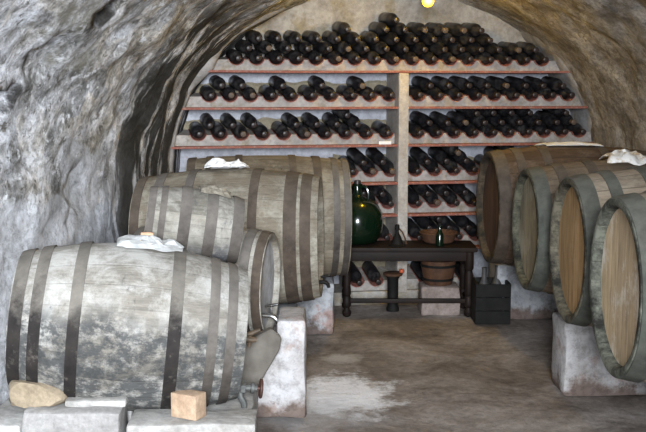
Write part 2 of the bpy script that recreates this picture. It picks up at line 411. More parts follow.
for k, z in enumerate(ZS):
    u0, u1 = EXT[k]
    if k < 6:
        bm = bmesh.new(); box(bm, u0, u1, 0, DEEP + .02, z - PT, z, .003); rough(bm, .004, 7, 3, k)
        obj('shelf', bm, M_terra, rack)
        # pale plaster back of the bay under the plank
        bm = bmesh.new(); box(bm, u0, u1, DEEP - .035, DEEP + .02, ZS[k + 1] + .002, z - PT - .001)
        obj('bay_back', bm, M_white, rack)
bm = bmesh.new(); box(bm, EXT[6][0], EXT[6][1], .03, DEEP + .02, -.02, .075, .01); rough(bm, .010, 5, 6, 3)
obj('base', bm, M_back, rack)
bm = bmesh.new(); box(bm, UP - PW / 2, UP + PW / 2, -.012, DEEP, .075, ZS[0] - PT - .001, .006); rough(bm, .003, 6, 5, 9)
obj('divider_post', bm, M_post, rack)

BR = .0425           # bottle radius
TILTS = [math.radians(t) for t in (5.5, 5.5, 6.5, 10, 11, 12, 12)]
BEDY0, BEDY1 = .085, .325
def bed(us, ua, ub, z, pitch, TILT):
    """scalloped plaster rest with half-round channels, and the tile lining of the channels"""
    nr = BR + .011
    zc = z + .032 + nr      # channel axis height at the front
    top = z + .032 + nr * .62
    prof = []
    NS = 10
    half = math.sqrt(nr * nr - (zc - top) ** 2)
    prof.append((ua, top))
    for u in us:
        for i in range(NS + 1):
            a = -half + 2 * half * i / NS
            prof.append((u + a, zc - math.sqrt(max(0, nr * nr - a * a))))
    prof.append((ub, top))
    prof = [p for p in prof if ua <= p[0] <= ub]
    dz = math.tan(TILT) * (BEDY1 - BEDY0)
    bm = bmesh.new()
    f = [(bm.verts.new((u, BEDY0, z)), bm.verts.new((u, BEDY0, t)), bm.verts.new((u, BEDY1, t + dz)), bm.verts.new((u, BEDY1, z))) for u, t in prof]
    for a, b in zip(f, f[1:]):
        for i in range(4): bm.faces.new((a[i], b[i], b[(i + 1) % 4], a[(i + 1) % 4]))
    bm.faces.new(f[0][::-1]); bm.faces.new(f[-1]); fixn(bm)
    r = obj('bottle_rest', bm, M_rest, rack, sharp=40)
    bm = bmesh.new()
    for u in us:
        g = []
        for i in range(NS + 1):
            a = -1.28 + 2.56 * i / NS
            g.append([bm.verts.new((u + (nr + o) * math.sin(a), y, zc - (nr + o) * math.cos(a) + (y - BEDY0) * math.tan(TILT)))
                      for o, y in ((.001, BEDY0 - .020), (-.0030, BEDY0 - .020), (-.0030, BEDY1), (.001, BEDY1))])
        for a, b in zip(g, g[1:]):
            for i in range(4): bm.faces.new((a[i], b[i], b[(i + 1) % 4], a[(i + 1) % 4]))
        bm.faces.new(g[0][::-1]); bm.faces.new(g[-1])
    fixn(bm); obj('tile_lining', bm, M_lining, r)
    # ragged sand packed behind the bottles
    if True:
        bm = bmesh.new(); n = 48; sp = []
        for i in range(n + 1):
            u = ua + (ub - ua) * i / n
            h = (.160 if ub < pr else .128) + .026 * noise.noise(Vector((u * 6, z * 9, 2))) + .012 * noise.noise(Vector((u * 25, z, 5)))
            sp.append([bm.verts.new((u, BEDY1 - .012, z + .07)), bm.verts.new((u, BEDY1 - .012, z + h - .02)), bm.verts.new((u, BEDY1 + .003, z + h)), bm.verts.new((u, BEDY1 + .003, z + .07))])
        for a, b in zip(sp, sp[1:]):
            for i in range(4): bm.faces.new((a[i], b[i], b[(i + 1) % 4], a[(i + 1) % 4]))
        bm.faces.new(sp[0][::-1]); bm.faces.new(sp[-1]); fixn(bm)
        if z < ZS[0] - .01:
            s = obj('sand_packing', bm, M_sand, rack); s['kind'] = 'stuff'
        else: bm.free()
    return zc - .0075

# bottle: neck towards -y
def glass_mat(name, c0, dust, amt, rough=.30):
    m = Mat(name, rough, 0, .5)
    oi = m.n('ShaderNodeObjectInfo')
    v = m.n('ShaderNodeVectorMath'); v.operation = 'MULTIPLY_ADD'; m.l(oi.outputs['Random'], v.inputs[0]); v.inputs[1].default_value = (9, 7, 5); m.l(m.co, v.inputs[2])
    f = m.noise(22, 6, .7, vec=v.outputs[0])
    t = .66 - .22 * amt
    msk = m.ramp(f, [(t - .1, 0), (t + .12, .75)])
    msk = m.math('MULTIPLY', msk, m.math('MULTIPLY_ADD', oi.outputs['Random'], .8, .25))
    m.color(m.mix(msk, c0, dust))
    m.l(m.math('MULTIPLY_ADD', msk, .5, rough), m.b.inputs['Roughness']); return m.m
M_glass = glass_mat('dark_bottle_glass', (.010, .010, .012), (.085, .078, .075), .5)
M_caps = simple('bottle_capsule', (.012, .010, .010), (.045, .032, .03), 30, .4, 0, bump=.1)
M_caps_pale = simple('pale_cork', (.06, .040, .030), (.13, .095, .07), 30, .6, 0, bump=.1)
bm = bmesh.new()
R = BR - .001
lathe(bm, [(.135, R * .55), (.142, R * .9), (.136, R), (-.030, R), (-.048, R * .93), (-.066, R * .72), (-.080, R * .48), (-.092, .0165), (-.135, .0150), (-.136, .0165), (-.142, .0165), (-.143, .012)], 'Y', 20, True, True)
fixn(bm)
gme = bpy.data.meshes.new('wine_bottle'); bm.to_mesh(gme); bm.free(); gme.materials.append(M_glass)
gme.polygons.foreach_set('use_smooth', [True] * len(gme.polygons)); gme.set_sharp_from_angle(angle=math.radians(50))
cmes = []
for mm in (M_caps, M_caps_pale):
    bm = bmesh.new(); lathe(bm, [(-.108, .0170), (-.1435, .0178), (-.146, .014)], 'Y', 14, True, True); fixn(bm)
    me = bpy.data.meshes.new('capsule'); bm.to_mesh(me); bm.free(); me.materials.append(mm); cmes.append(me)
    me.polygons.foreach_set('use_smooth', [True] * len(me.polygons)); me.set_sharp_from_angle(angle=math.radians(40))
ORD = 'first second third fourth fifth sixth seventh eighth ninth tenth eleventh twelfth thirteenth fourteenth fifteenth sixteenth seventeenth eighteenth'.split()
LAYER = ['bottom', 'second', 'third', 'fourth', 'fifth']
LZ = math.sqrt(max(.001, (2 * BR) ** 2 - (.0625) ** 2))
rb_ = random.Random(3)
def bottle(u, zc, lay_h, label, group, TILT, dy=0.0, yaw=0.0):
    o = bpy.data.objects.new('wine_bottle', gme); link(o)
    yc = .145 + .02 + dy
    z = zc + (yc - BEDY0) * math.tan(TILT) + lay_h / math.cos(TILT)
    o.location = RO + U * u + IN * yc + Vector((0, 0, z))
    o.rotation_euler = (TILT, 0, TH + .06 + yaw)
    tag(o, label, 'bottle', group)
    c = bpy.data.objects.new('capsule', cmes[0 if rb_.random() < .86 else 1]); link(c, o)
    return o
def bay(k, bayname, x0, x1, cnt, layers, ua=None, ub=None, ypx=None, bed_count=None):
    """layers: for each layer above the first, the gaps (k between bottles k and k+1 of the layer below) that hold a bottle"""
    ypx = ypx or PL[k][1] - 13
    ua_, ub_ = rk(x0, ypx, .10)[0], rk(x1, ypx, .10)[0]
    us = [ua_ + (ub_ - ua_) * i / (cnt - 1) for i in range(cnt)]
    pitch = us[1] - us[0]
    lz = math.sqrt(max(.0009, (2 * BR) ** 2 - (pitch / 2) ** 2)) + .0015
    zc = bed(us, ua if ua is not None else us[0] - .07, ub if ub is not None else us[-1] + .07, ZS[k], pitch, TILTS[k])
    shelf = (('top shelf' if k == 0 else PL[k][0] + ' shelf down') if k < 6 else 'lowest ledge')
    where = (bayname + ' bay, ' if bayname else '') + shelf
    grp = 'wine bottles on the ' + shelf + (', ' + bayname + ' bay' if bayname else '')
    for L, gaps in enumerate([list(range(cnt))] + layers):
        for j, g in enumerate(gaps):
            num = ORD[j] + ' from left' if len(gaps) > 1 else 'the only one'
            lab = 'dark wine bottle lying %s in %s layer, %s' % (num, LAYER[L], where)
            u = us[0] + pitch * (g + L * .5)
            bottle(u + (rb_.uniform(-.0015, .0015) if L else 0), zc, L * lz, lab, grp, TILTS[k], rb_.uniform(-.02, .012), rb_.uniform(-.03, .03) if L else rb_.uniform(-.02, .02))
R_ = lambda a, b: list(range(a, b + 1))
pl, pr = UP - PW / 2 - .002, UP + PW / 2 + .002
bay(0, '', 236, 540, 17, [R_(0, 15), R_(0, 12), [4, 6, 7, 8, 9, 10, 11], [6]], EXT[0][0], EXT[0][1])
bay(1, 'left', 209, 388, 10, [[0, 1, 3, 5, 7]], EXT[1][0], pl)
bay(1, 'right', 417, 566, 9, [R_(0, 7)], pr, EXT[1][1])
bay(2, 'left', 198, 385, 10, [[0, 1, 2, 4, 5, 6, 7], [6]], EXT[2][0], pl)
bay(2, 'right', 416, 577, 10, [R_(0, 8), [2, 3, 4, 5, 7]], pr, EXT[2][1])
bay(3, 'left', 350, 389, 3, [[0, 1]], None, pl)
bay(3, 'right', 414, 527, 7, [[0, 1, 2, 4, 5], [1, 4]], pr, None)
bay(4, 'left', 352, 387, 3, [[0, 1]], None, pl)
bay(4, 'right', 414, 470, 4, [[0, 1, 2]], pr, None)
bay(5, 'left', 364, 384, 2, [], None, pl)
bay(5, 'right', 416, 474, 4, [[0, 1, 2], [0]], pr, None)
bay(6, 'left', 356, 375, 2, [], None, pl, ypx=279)
bay(6, 'right', 424, 464, 3, [[0]], pr, None, ypx=279)

# paper price slip on the third shelf edge
u, z = rk(385.5, 142.7)
bm = bmesh.new(); box(bm, u - .040, u + .040, BEDY0 - .075, BEDY0 - .068, ZS[2] + .001, ZS[2] + .021, .001)
o = tag(obj('paper_slip', bm, M_paper), 'small blank white slip standing on the third shelf by the post', 'paper slip')
o.location = RO; o.rotation_euler = (0, 0, TH)

# ------------------------------------------------------------------ barrels (local x = axis, z up, origin at the underside)
def frame(pl_, pr_):
    x = (pr_ - pl_).normalized(); zz = Vector((0, 0, 1)); zz = (zz - x * zz.dot(x)).normalized(); y = zz.cross(x)
    return Matrix((x, y, zz)).transposed()
def rad(x, L, rh, rb): return rb - (rb - rh) * abs(2 * x / L) ** 2.0
def barrel(label, pl_, pr_, rh, rb, m_st, m_hd, hoops, group, name='wine_barrel', cat='barrel', head_hoop=None, seed=1):
    """hoops: list of (centre fraction -.5...5, width m, material)"""
    L = (pr_ - pl_).length; Rm = frame(pl_, pr_)
    root = thing(name, label, cat, (pl_ + pr_) / 2 - Rm @ Vector((0, 0, rb)), Rm.to_euler(), group)
    ch, th = .034 * rh / .29, .024 * rh / .29
    bm = bmesh.new(); N = 44; SEG = 88
    prof = [(-L / 2 + ch + .03, rh - th - .012), (-L / 2 + ch, rh - th - .004), (-L / 2 + .004, rh - th), (-L / 2, rh - th + .004), (-L / 2, rh - .004)]
    prof += [(-L / 2 + L * i / N, rad(-L / 2 + L * i / N, L, rh, rb)) for i in range(N + 1)]
    prof += [(L / 2, rh - .004), (L / 2, rh - th + .004), (L / 2 - .004, rh - th), (L / 2 - ch, rh - th - .004), (L / 2 - ch - .03, rh - th - .012)]
    lathe(bm, prof, 'X', SEG, False, False)
    rnd = random.Random(seed); off = [rnd.uniform(-.0015, .0015) for _ in range(22)]
    for v in bm.verts:
        a = math.atan2(v.co.y, v.co.z); i = int((a / (2 * PI) + .5) * 22 + .01) % 22
        rr = math.hypot(v.co.y, v.co.z); k = (rr + off[i] + .003 * noise.noise(v.co * 6 + Vector((seed, 0, 0)))) / rr
        v.co.y *= k; v.co.z *= k
    fixn(bm); s = obj('staves', bm, m_st, root, sharp=50); s.location = (0, 0, rb)
    for sg in (-1, 1):
        bm = bmesh.new(); x = sg * (L / 2 - ch)
        r = rh - th - .001
        lathe(bm, [(x, r * q / 8) for q in range(1, 9)] + [(x - sg * .018, r)], 'X', 48, True, True); fixn(bm)
        h = obj('head', bm, m_hd, root); h.location = (0, 0, rb)
    for c, w, mm in hoops:
        bm = bmesh.new(); x0, x1 = c * L - w / 2, c * L + w / 2
        if abs(c) > .46:
            x0, x1 = (max(x0, -L / 2 + .004), x1) if c < 0 else (x0, min(x1, L / 2 - .004))
        t = .0055
        pr2 = [(x0, rad(x0, L, rh, rb) - .002), (x0, rad(x0, L, rh, rb) + t), ((x0 + x1) / 2, rad((x0 + x1) / 2, L, rh, rb) + t + .0005), (x1, rad(x1, L, rh, rb) + t), (x1, rad(x1, L, rh, rb) - .002)]
        lathe(bm, pr2, 'X', 88); fixn(bm); h = obj('hoop', bm, mm, root, sharp=30); h.location = (0, 0, rb)
    root['_L'] = L
    del root['_L']
    return root, Rm, (pl_ + pr_) / 2, L

def on_barrel(B, xf, ang, lift, rh, rb):
    root, Rm, c, L = B; x = xf * L; r = rad(x, L, rh, rb) + lift
    return c + Rm @ Vector((x, -r * math.sin(ang), r * math.cos(ang)))

MS_A = stave_mat('staves_mouldy_front', (.225, .208, .18), (.40, .392, .37), (.036, .039, .042), .48, .30, .55, seed=0, seam_amt=.22)
MS_B = stave_mat('staves_mouldy_small', (.25, .22, .175), (.42, .405, .37), (.06, .06, .055), .40, .30, seed=11, seam_amt=.3)
MS_C = stave_mat('staves_mouldy_middle', (.21, .178, .135), (.33, .31, .26), (.042, .044, .046), .36, .30, seed=23, seam_amt=.3)
MS_D = stave_mat('staves_mouldy_cask', (.21, .195, .165), (.34, .325, .295), (.045, .048, .06), .40, .26, .40, seed=31, seam_amt=.3)
MS_E = stave_mat('staves_mouldy_far', (.215, .178, .13), (.30, .27, .215), (.06, .055, .045), .30, .28, seed=47, seam_amt=.3)
MH_pale = head_mat('head_pale', (.42, .41, .41), (.28, .27, .26), (.55, .55, .57), seed=2, pale_amt=.5)
MS_R1 = stave_mat('staves_dark_brown', (.115, .075, .050), (.165, .125, .095), (.03, .024, .018), .18, .25, seed=3, chime=(0.068, 0.051, 0.034))
MS_R2 = stave_mat('staves_brown', (.165, .122, .085), (.22, .18, .135), (.04, .035, .03), .25, .12, seed=5, chime=(0.088, 0.085, 0.061))
MS_R3 = stave_mat('staves_light_brown', (.27, .215, .16), (.33, .28, .215), (.05, .045, .04), .25, .08, seed=7, chime=(0.102, 0.092, 0.068))
MS_R4 = stave_mat('staves_grey_brown', (.26, .215, .165), (.33, .30, .25), (.06, .065, .055), .3, .14, seed=9, chime=(0.099, 0.102, 0.082))
MH_1 = head_mat('head_dark_brown', (.105, .058, .040), (.050, .030, .021), (.12, .085, .065), seed=1, pale_amt=.1)
MH_2 = head_mat('head_grey_green', (.30, .26, .18), (.13, .115, .08), (.36, .33, .26), seed=4, pale_amt=.35)
MH_3 = head_mat('head_orange_oak', (.42, .265, .125), (.22, .135, .065), (.40, .31, .20), seed=6, pale_amt=.1)
MH_4 = head_mat('head_tan_oak', (.50, .38, .235), (.27, .195, .12), (.66, .61, .54), seed=8, pale_amt=.35)

def hoopset(m, w=.040, ends=None):
    e = ends or m
    return [(-.470, w, e), (-.355, w, m), (-.185, w * .9, m), (.185, w * .9, m), (.355, w, m), (.470, w, e)]
GL, GR = 'mouldy barrels along the left wall', 'oak barrels in the right row'
AH, AB = .247, .316
hoA = [(-.470, .050, M_hoop_dark), (-.385, .042, M_hoop_dark), (-.225, .042, M_hoop_dark), (.190, .046, M_hoop_dark), (.352, .036, M_hoop_dusty), (.432, .036, M_hoop_dusty)]
A = barrel('big white-mouldy barrel nearest on the left, cloth on top and iron valve at foot', at(17, 318, 3.67), at(241, 334, 3.79), AH, AB, MS_A, MH_pale, hoA, GL, seed=1)
BH, BB = .222, .250
Bb = barrel('small barrel with chrome tap between the front mouldy barrel and the white pier', at(140, 277, 4.41), at(271, 284, 4.32), BH, BB, MS_B, MH_pale, [(-.47, .04, M_hoop_dusty), (-.35, .04, M_hoop_dusty), (-.2, .036, M_hoop_dusty), (.2, .036, M_hoop_dusty), (.37, .040, M_hoop_dusty), (.468, .042, M_hoop_brown)], GL, seed=2)
CH, CB = .300, .345
Cc = barrel('large grey barrel behind the small cask with white paper and rusty hoops', at(143, 238, 4.99), at(321, 237, 4.94), CH, CB, MS_C, MH_pale, [(-.47, .045, M_hoop_brown), (-.36, .045, M_hoop_dusty), (-.19, .04, M_hoop_dusty), (.16, .042, M_hoop_brown), (.355, .06, M_hoop_brown), (.435, .05, M_hoop_brown)], GL, seed=3)
DH, DB = .128, .150
D = barrel('little mould-grey cask resting on the two front left barrels', at(146, 219, 4.03), at(240, 231, 4.09), DH, DB, MS_D, MH_pale, [(-.46, .03, M_hoop_dusty), (-.34, .026, M_hoop_dusty), (-.11, .045, M_hoop_dusty), (.16, .045, M_hoop_dusty), (.44, .045, M_hoop_dusty)], GL, name='small_cask', cat='cask', seed=4)
EH, EB = .328, .352
E = barrel('farthest barrel on the left, next to the green demijohn', at(188, 217, 5.62), at(346, 217, 5.69), EH, EB, MS_E, MH_pale, [(-.47, .045, M_hoop_brown), (-.36, .04, M_hoop_brown), (-.18, .04, M_hoop_brown), (.15, .04, M_hoop_brown), (.30, .045, M_hoop_brown), (.41, .035, M_hoop_dusty), (.475, .035, M_hoop_dusty)], GL, seed=5)
RH, RB = .290, .340
def right(label, px, py, d, L, dyaw, ms, mh, hoops, rh=RH, rb=RB, seed=1):
    p = at(px, py, d); q = p + Vector((L * math.cos(dyaw), L * math.sin(dyaw), 0))
    return barrel(label, p, q, rh, rb, ms, mh, hoops, GR, seed=seed)
hR = lambda m, e=None: [(-.462, .066, e or m), (-.345, .046, m), (-.185, .046, m), (.185, .046, m), (.345, .046, m), (.462, .066, e or m)]
R1 = right('dark brown barrel at the far end of the right row, beside the bench', 487, 207, 5.58, .90, .05, MS_R1, MH_1, hR(M_hoop_brown, M_hoop_brown), .305, .345, 6)
R2 = right('second barrel of the right row, grey-green head, white cloth on its top', 524, 229, 4.78, .90, .02, MS_R2, MH_2, hR(M_hoop_brown, M_hoop_green), .285, .335, 7)
R3 = right('third barrel of the right row with an orange-brown oak head', 566, 250, 4.02, .90, .01, MS_R3, MH_3, hR(M_hoop_green), .292, .340, 8)
R4 = right('nearest barrel on the right, tan head with green-grey iron rim', 613, 287, 3.22, .90, .0, MS_R4, MH_4, hR(M_hoop_green), .290, .340, 9)

# taps and valves are parts of their barrel
def local(B, rb, dx, y, z): return Vector((B[3] / 2 + dx, y, z + rb))
bm = bmesh.new()   # iron drain valve of the front barrel
p = lambda dx, y, z: local(A, AB, dx, y, z)
zv = -.185
VS = 1.35
p = lambda dx, y, z: local(A, AB, dx * VS if dx > 0 else dx, -.09 + (y + .09) * VS, zv + (z - zv) * VS)
tube(bm, [p(-.045, -.09, zv), p(.012, -.09, zv)], .020); tube(bm, [p(.010, -.09, zv), p(.055, -.09, zv)], .013)
lathe(bm, [(-.008, .016), (-.006, .027), (.012, .027), (.014, .016)], 'X', 6, True, True, p(.012, -.09, zv)); lathe(bm, [(0, .014), (.002, .022), (.014, .022), (.016, .012)], 'X', 12, True, True, p(.036, -.09, zv))
tube(bm, [p(.004, -.09, zv), p(.010, -.095, zv - .026), p(.020, -.10, zv - .040), p(.024, -.10, zv - .056)], .013)
fixn(bm); v = obj('drain_valve', bm, M_valve, A[0])
bm = bmesh.new(); tube(bm, [p(.050, -.09, zv), p(.070, -.09, zv)], .007)
ring = [p(.066, -.09 + .024 * math.cos(2 * PI * i / 20), zv + .024 * math.sin(2 * PI * i / 20)) for i in range(21)]; tube(bm, ring, .0065, 8)
for k in range(3):
    a = k * PI / 3; tube(bm, [p(.066, -.09 - .024 * math.cos(a), zv - .024 * math.sin(a)), p(.066, -.09 + .024 * math.cos(a), zv + .024 * math.sin(a))], .005, 6)
obj('valve_wheel', bm, M_redvalve, v)
p = lambda dx, y, z: local(A, AB, dx, y, z)
bm = bmesh.new()   # brown wooden tap of the front barrel
zt = -.005
tube(bm, [p(-.05, 0, zt - .01), p(.01, 0, zt - .012), p(.04, 0, zt - .014), p(.062, 0, zt - .014)], [.016, .014, .013, .010]); tube(bm, [p(.036, 0, zt - .045), p(.036, 0, zt + .01)], [.005, .008])
tube(bm, [p(.014, -.012, zt + .006), p(.036, -.01, zt + .012), p(.072, -.01, zt + .030)], [.006, .010, .007])
obj('wooden_tap', bm, M_brasstap, A[0])
def spigot(B, rb, z, y, m, s=1.0):
    q = lambda dx, yy, zz: local(B, rb, dx * s, y + yy * s, z + zz * s)
    bm = bmesh.new(); tube(bm, [q(-.05, 0, 0), q(.015, 0, 0), q(.030, 0, -.004), q(.042, 0, -.018), q(.046, 0, -.036)], [.011, .010, .011, .010, .008])
    tube(bm, [q(.018, 0, 0), q(.018, 0, .034)], .006); tube(bm, [q(-.004, 0, .032), q(.018, 0, .036), q(.042, 0, .042)], [.005, .008, .005])
    fixn(bm); obj('tap', bm, m, B[0])
spigot(Bb, BB, -.118, -.10, M_chrome, 1.25)
spigot(Cc, CB, -.225, -.02, M_iron, .8)

# ------------------------------------------------------------------ things lying on the barrels
def crumple(name, B, rh, rb, xf0, xf1, a0, a1, m, label, cat, amp, seed, lift=.004, edge=.3, nx=13, flat=True):
    """a creased sheet that follows the barrel, with folds standing up from it"""
    root, Rm, c, L = B; bm = bmesh.new(); g = []; rn = random.Random(seed)
    for i in range(nx + 1):
        row = []
        for j in range(nx + 1):
            s, t = i / nx, j / nx
            border = i in (0, nx) or j in (0, nx)
            js = 0 if border else rn.uniform(-.35, .35) / nx; jt = 0 if border else rn.uniform(-.35, .35) / nx
            ss = .5 + (s + js - .5) * (1 + edge * noise.noise(Vector((t * 2.5 + seed, .3, seed)))); tt = .5 + (t + jt - .5) * (1 + edge * noise.noise(Vector((s * 2.5, seed * 2, 7))))
            x = (xf0 + (xf1 - xf0) * ss) * L; a = a0 + (a1 - a0) * tt
            fold = abs(noise.noise(Vector((s * 2.2 + seed, t * 3.5, seed * .3)))) * 1.3 + rn.uniform(0, .45)
            hgt = lift + amp * fold * min(1, .25 + 4 * min(s, 1 - s, t, 1 - t))
            r = rad(x, L, rh, rb) + .006 + hgt
            row.append(bm.verts.new(c + Rm @ Vector((x, -r * math.sin(a), r * math.cos(a)))))
        g.append(row)
    for i in range(nx):
        for j in range(nx):
            q = (g[i][j], g[i + 1][j], g[i + 1][j + 1], g[i][j + 1])
            if rn.random() < .5: bm.faces.new(q[:3]); bm.faces.new((q[0], q[2], q[3]))
            else: bm.faces.new((q[0], q[1], q[3])); bm.faces.new(q[1:])
    fixn(bm)
    cen = sum((v.co for v in bm.verts), Vector()) / len(bm.verts)
    for v in bm.verts: v.co -= cen
    o = obj(name, bm, m, smooth=not flat, sharp=50); o.location = cen
    md = o.modifiers.new('thick', 'SOLIDIFY'); md.thickness = .002; md.offset = 1
    return tag(o, label, cat)
crumple('plastic_wrap', A, AH, AB, -.08, .19, -.42, .26, M_film, 'crumpled clear plastic wrap over the bung of the front left barrel', 'wrap', .030, 2)
pp = on_barrel(A, .035, -.12, .036, AH, AB)
bm = bmesh.new(); lathe(bm, [(-.024, .008), (-.022, .010), (.010, .012), (.022, .010), (.024, .008)], 'X', 14, True, True); fixn(bm)
o = tag(obj('cork_bung', bm, M_orange), 'orange cork lying on the plastic wrap of front left barrel', 'cork'); o.location = pp; o.rotation_euler = (0, .06, .2)
crumple('paper_sheet', Cc, CH, CB, -.13, .09, -.34, .10, M_paper, 'crumpled white paper on the large grey left barrel', 'paper', .034, 5)
crumple('rag', D, DH, DB, .02, .34, -.50, .45, M_rag, 'brown rag lump on top of the little cask', 'rag', .018, 9)
crumple('paper_sheet', R1, .305, .345, -.16, .20, -.30, .20, M_paper, 'torn white paper on top of the far dark brown right barrel', 'paper', .012, 12)
crumple('cloth', R2, .285, .335, -.07, .13, -.42, .34, M_cloth, 'stained white cloth bunched on top of the second right barrel', 'cloth', .042, 21, edge=.5, nx=10, flat=False)

# ------------------------------------------------------------------ piers, rails, stones
def block(name, label, cat, m, x0, x1, y0, y1, z0, z1, amp=.012, seed=1, bev=.02, group=None, cuts=7):
    bm = bmesh.new(); cx, cy = (x0 + x1) / 2, (y0 + y1) / 2
    box(bm, x0 - cx, x1 - cx, y0 - cy, y1 - cy, 0, z1 - z0, bev); rough(bm, amp, 7, 3, seed)
    o = obj(name, bm, m); o.location = (cx, cy, z0); return tag(o, label, cat, group)
# white pier under the small barrel: a step carries the cask, a taller cheek stands at its head
bm = bmesh.new()
box(bm, -.50, -.182, -.24, .22, 0, .296, .012); box(bm, -.195, -.075, -.243, .06, 0, .425, .018); rough(bm, .010, 7, 3, 4)
o = obj('masonry_pier', bm, M_pier); o.location = (0, 4.32, 0); tag(o, 'whitewashed stained pier beside the chrome tap, in front of the left aisle', 'pier')
block('masonry_pier', 'grey pier with brick-red patches under the farthest left barrel', 'pier', M_pier_blue, -.16, .062, 5.52, 5.95, 0, .300, seed=5)
block('masonry_pier', 'grey masonry pier under the large grey left barrel, behind the white pier', 'pier', M_pier_blue, -.50, -.13, 4.74, 5.05, 0, .303, seed=6)
block('masonry_pier', 'pale pier standing behind the second right barrel, near the bench', 'pier', M_pier_blue, 1.045, 1.75, 5.88, 6.22, 0, .34, seed=8)
block('masonry_pier', 'limewashed pier under the gap between second and third right barrels', 'pier', M_pier, 1.085, 1.75, 4.38, 4.64, 0, .34, seed=9)
block('masonry_pier', 'pier under the nearest right barrel', 'pier', M_pier, 1.22, 1.75, 2.78, 2.95, 0, .34, seed=10)
for i, (x, lab) in enumerate(((1.24, 'timber rail under the right row, on the aisle side'), (1.50, 'timber rail under the right row, on the wall side'))):
    bm = bmesh.new(); box(bm, -.04, .04, -1.75, 1.75, 0, .055, .006); rough(bm, .003, 6, 2, i)
    o = obj('timber_rail', bm, M_rail); o.location = (x, 4.46, .338); tag(o, lab, 'rail', 'rails under the right barrels')
# low stone footing of the front left barrel
def slab(name, label, m, poly, d0, d1, z0, z1, seed, amp=.015):
    """prism: polygon of (X) pairs front/back"""
    return block(name, label, 'stone', m, poly[0], poly[1], d0, d1, z0, z1, amp, seed, .012)
slab('stone_block', 'broad pale stone slab under the right end of the front left barrel', M_stone, (-.70, -.27), 3.62, 4.05, -.01, .182, 3)
slab('stone_block', 'pale rounded stone slab that the small tan brick stands on', M_stone, (-.695, -.24), 3.40, 3.585, -.01, .212, 13, .012)
slab('stone_block', 'grey stone slab at the bottom edge, below the tan rough stone', M_stone_grey, (-1.06, -.715), 3.40, 3.57, -.01, .258, 4)
slab('stone_block', 'stone slab behind the grey one, under the middle of the front left barrel', M_stone_grey, (-1.02, -.72), 3.64, 4.05, -.01, .186, 14)
slab('stone_chip', 'flat pale stone strip lying on the grey slab beside the tan stone', M_stone, (-.925, -.705), 3.45, 3.555, .257, .284, 6, .005)
bm = bmesh.new(); bmesh.ops.create_icosphere(bm, subdivisions=3, radius=1)
for v in bm.verts:
    q = v.co.copy(); q.x = max(-.75, min(.95, q.x)); q.z = max(-.6, min(.62, q.z)); q.y = max(-.7, min(.7, q.y))
    v.co = Vector((q.x * .118, q.y * .075, (q.z + .6) * .074 * (1.0 - .38 * max(0, q.x)))) + noise.noise_vector(q * 2.2) * .007
o = tag(obj('stone_block', bm, M_stone_tan, sharp=28), 'tan rough wedge-shaped stone at the left foot of the front barrel', 'stone'); o.location = (-1.035, 3.50, .2585)
slab('stone_footing', 'rough stone footing by the left wall beside the grey slab', M_stone, (-1.22, -1.075), 3.42, 4.0, -.01, .20, 7)
bm = bmesh.new(); box(bm, -.055, .055, -.034, .034, 0, .090, .004); rough(bm, .0015, 9, 2, 2)
o = tag(obj('brick', bm, M_brick), 'small tan brick standing on the pale slab before the front left barrel', 'brick'); o.location = (-.485, 3.49, .213); o.rotation_euler = (0, 0, math.radians(-28))
# grey board leaning between front barrel and pier
bm = bmesh.new()
pts = [at(q[0], q[1], 4.0) for q in ((228, 408), (240, 345), (272, 329), (282, 338), (280, 350), (246, 408))]
f0 = [bm.verts.new(q) for q in pts]; f1 = [bm.verts.new(q + Vector((-.01, .05, 0))) for q in pts]
bm.faces.new(f0); bm.faces.new(f1[::-1])
for i in range(6): bm.faces.new((f0[i], f1[i], f1[(i + 1) % 6], f0[(i + 1) % 6]))
fixn(bm); bmesh.ops.bevel(bm, geom=bm.edges[:], offset=.006, segments=1, affect='EDGES')
o = tag(obj('prop_board', bm, M_wedge, sharp=30), 'grey tapered board propped between the front left barrel and the white pier', 'board')

# ------------------------------------------------------------------ bench and its things
BX0, BX1, BY0, BY1, BZ = .10, .93, 5.93, 6.23, .430
t = thing('bench', 'low dark wooden bench with turned feet in front of the wine rack', 'bench', ((BX0 + BX1) / 2, (BY0 + BY1) / 2, 0))
cx, cy = (BX0 + BX1) / 2, (BY0 + BY1) / 2
hx, hy = (BX1 - BX0) / 2, (BY1 - BY0) / 2
bm = bmesh.new(); box(bm, -hx, hx, -hy, hy, BZ - .028, BZ, .006); obj('bench_top', bm, M_darkwood, t)
for s in (-1, 1):
    bm = bmesh.new(); box(bm, -hx + .02, hx - .02, s * (hy - .03) - .012, s * (hy - .03) + .012, BZ - .085, BZ - .027, .004); obj('apron', bm, M_darkwood, t)
for sx in (-1, 1):
    for sy in (-1, 1):
        x, y = sx * (hx - .045), sy * (hy - .035)
        bm = bmesh.new(); lathe(bm, [(0, .012), (.008, .024), (.030, .028), (.048, .018), (.056, .016), (.066, .024), (.075, .026), (.12, .026), (.13, .020), (.145, .026), (.20, .022), (.26, .027), (.285, .020), (.30, .028), (BZ - .03, .028)], 'Z', 16, True, True, (x, y, 0)); fixn(bm)
        obj('leg', bm, M_darkwood, t)
    bm = bmesh.new(); tube(bm, [(sx * (hx - .045), -hy + .035, .10), (sx * (hx - .045), hy - .035, .10)], .013); obj('side_stretcher', bm, M_darkwood, t)
bm = bmesh.new(); box(bm, -hx + .05, hx - .05, -hy + .022, -hy + .048, .085, .112, .004); obj('stretcher', bm, M_darkwood, t)

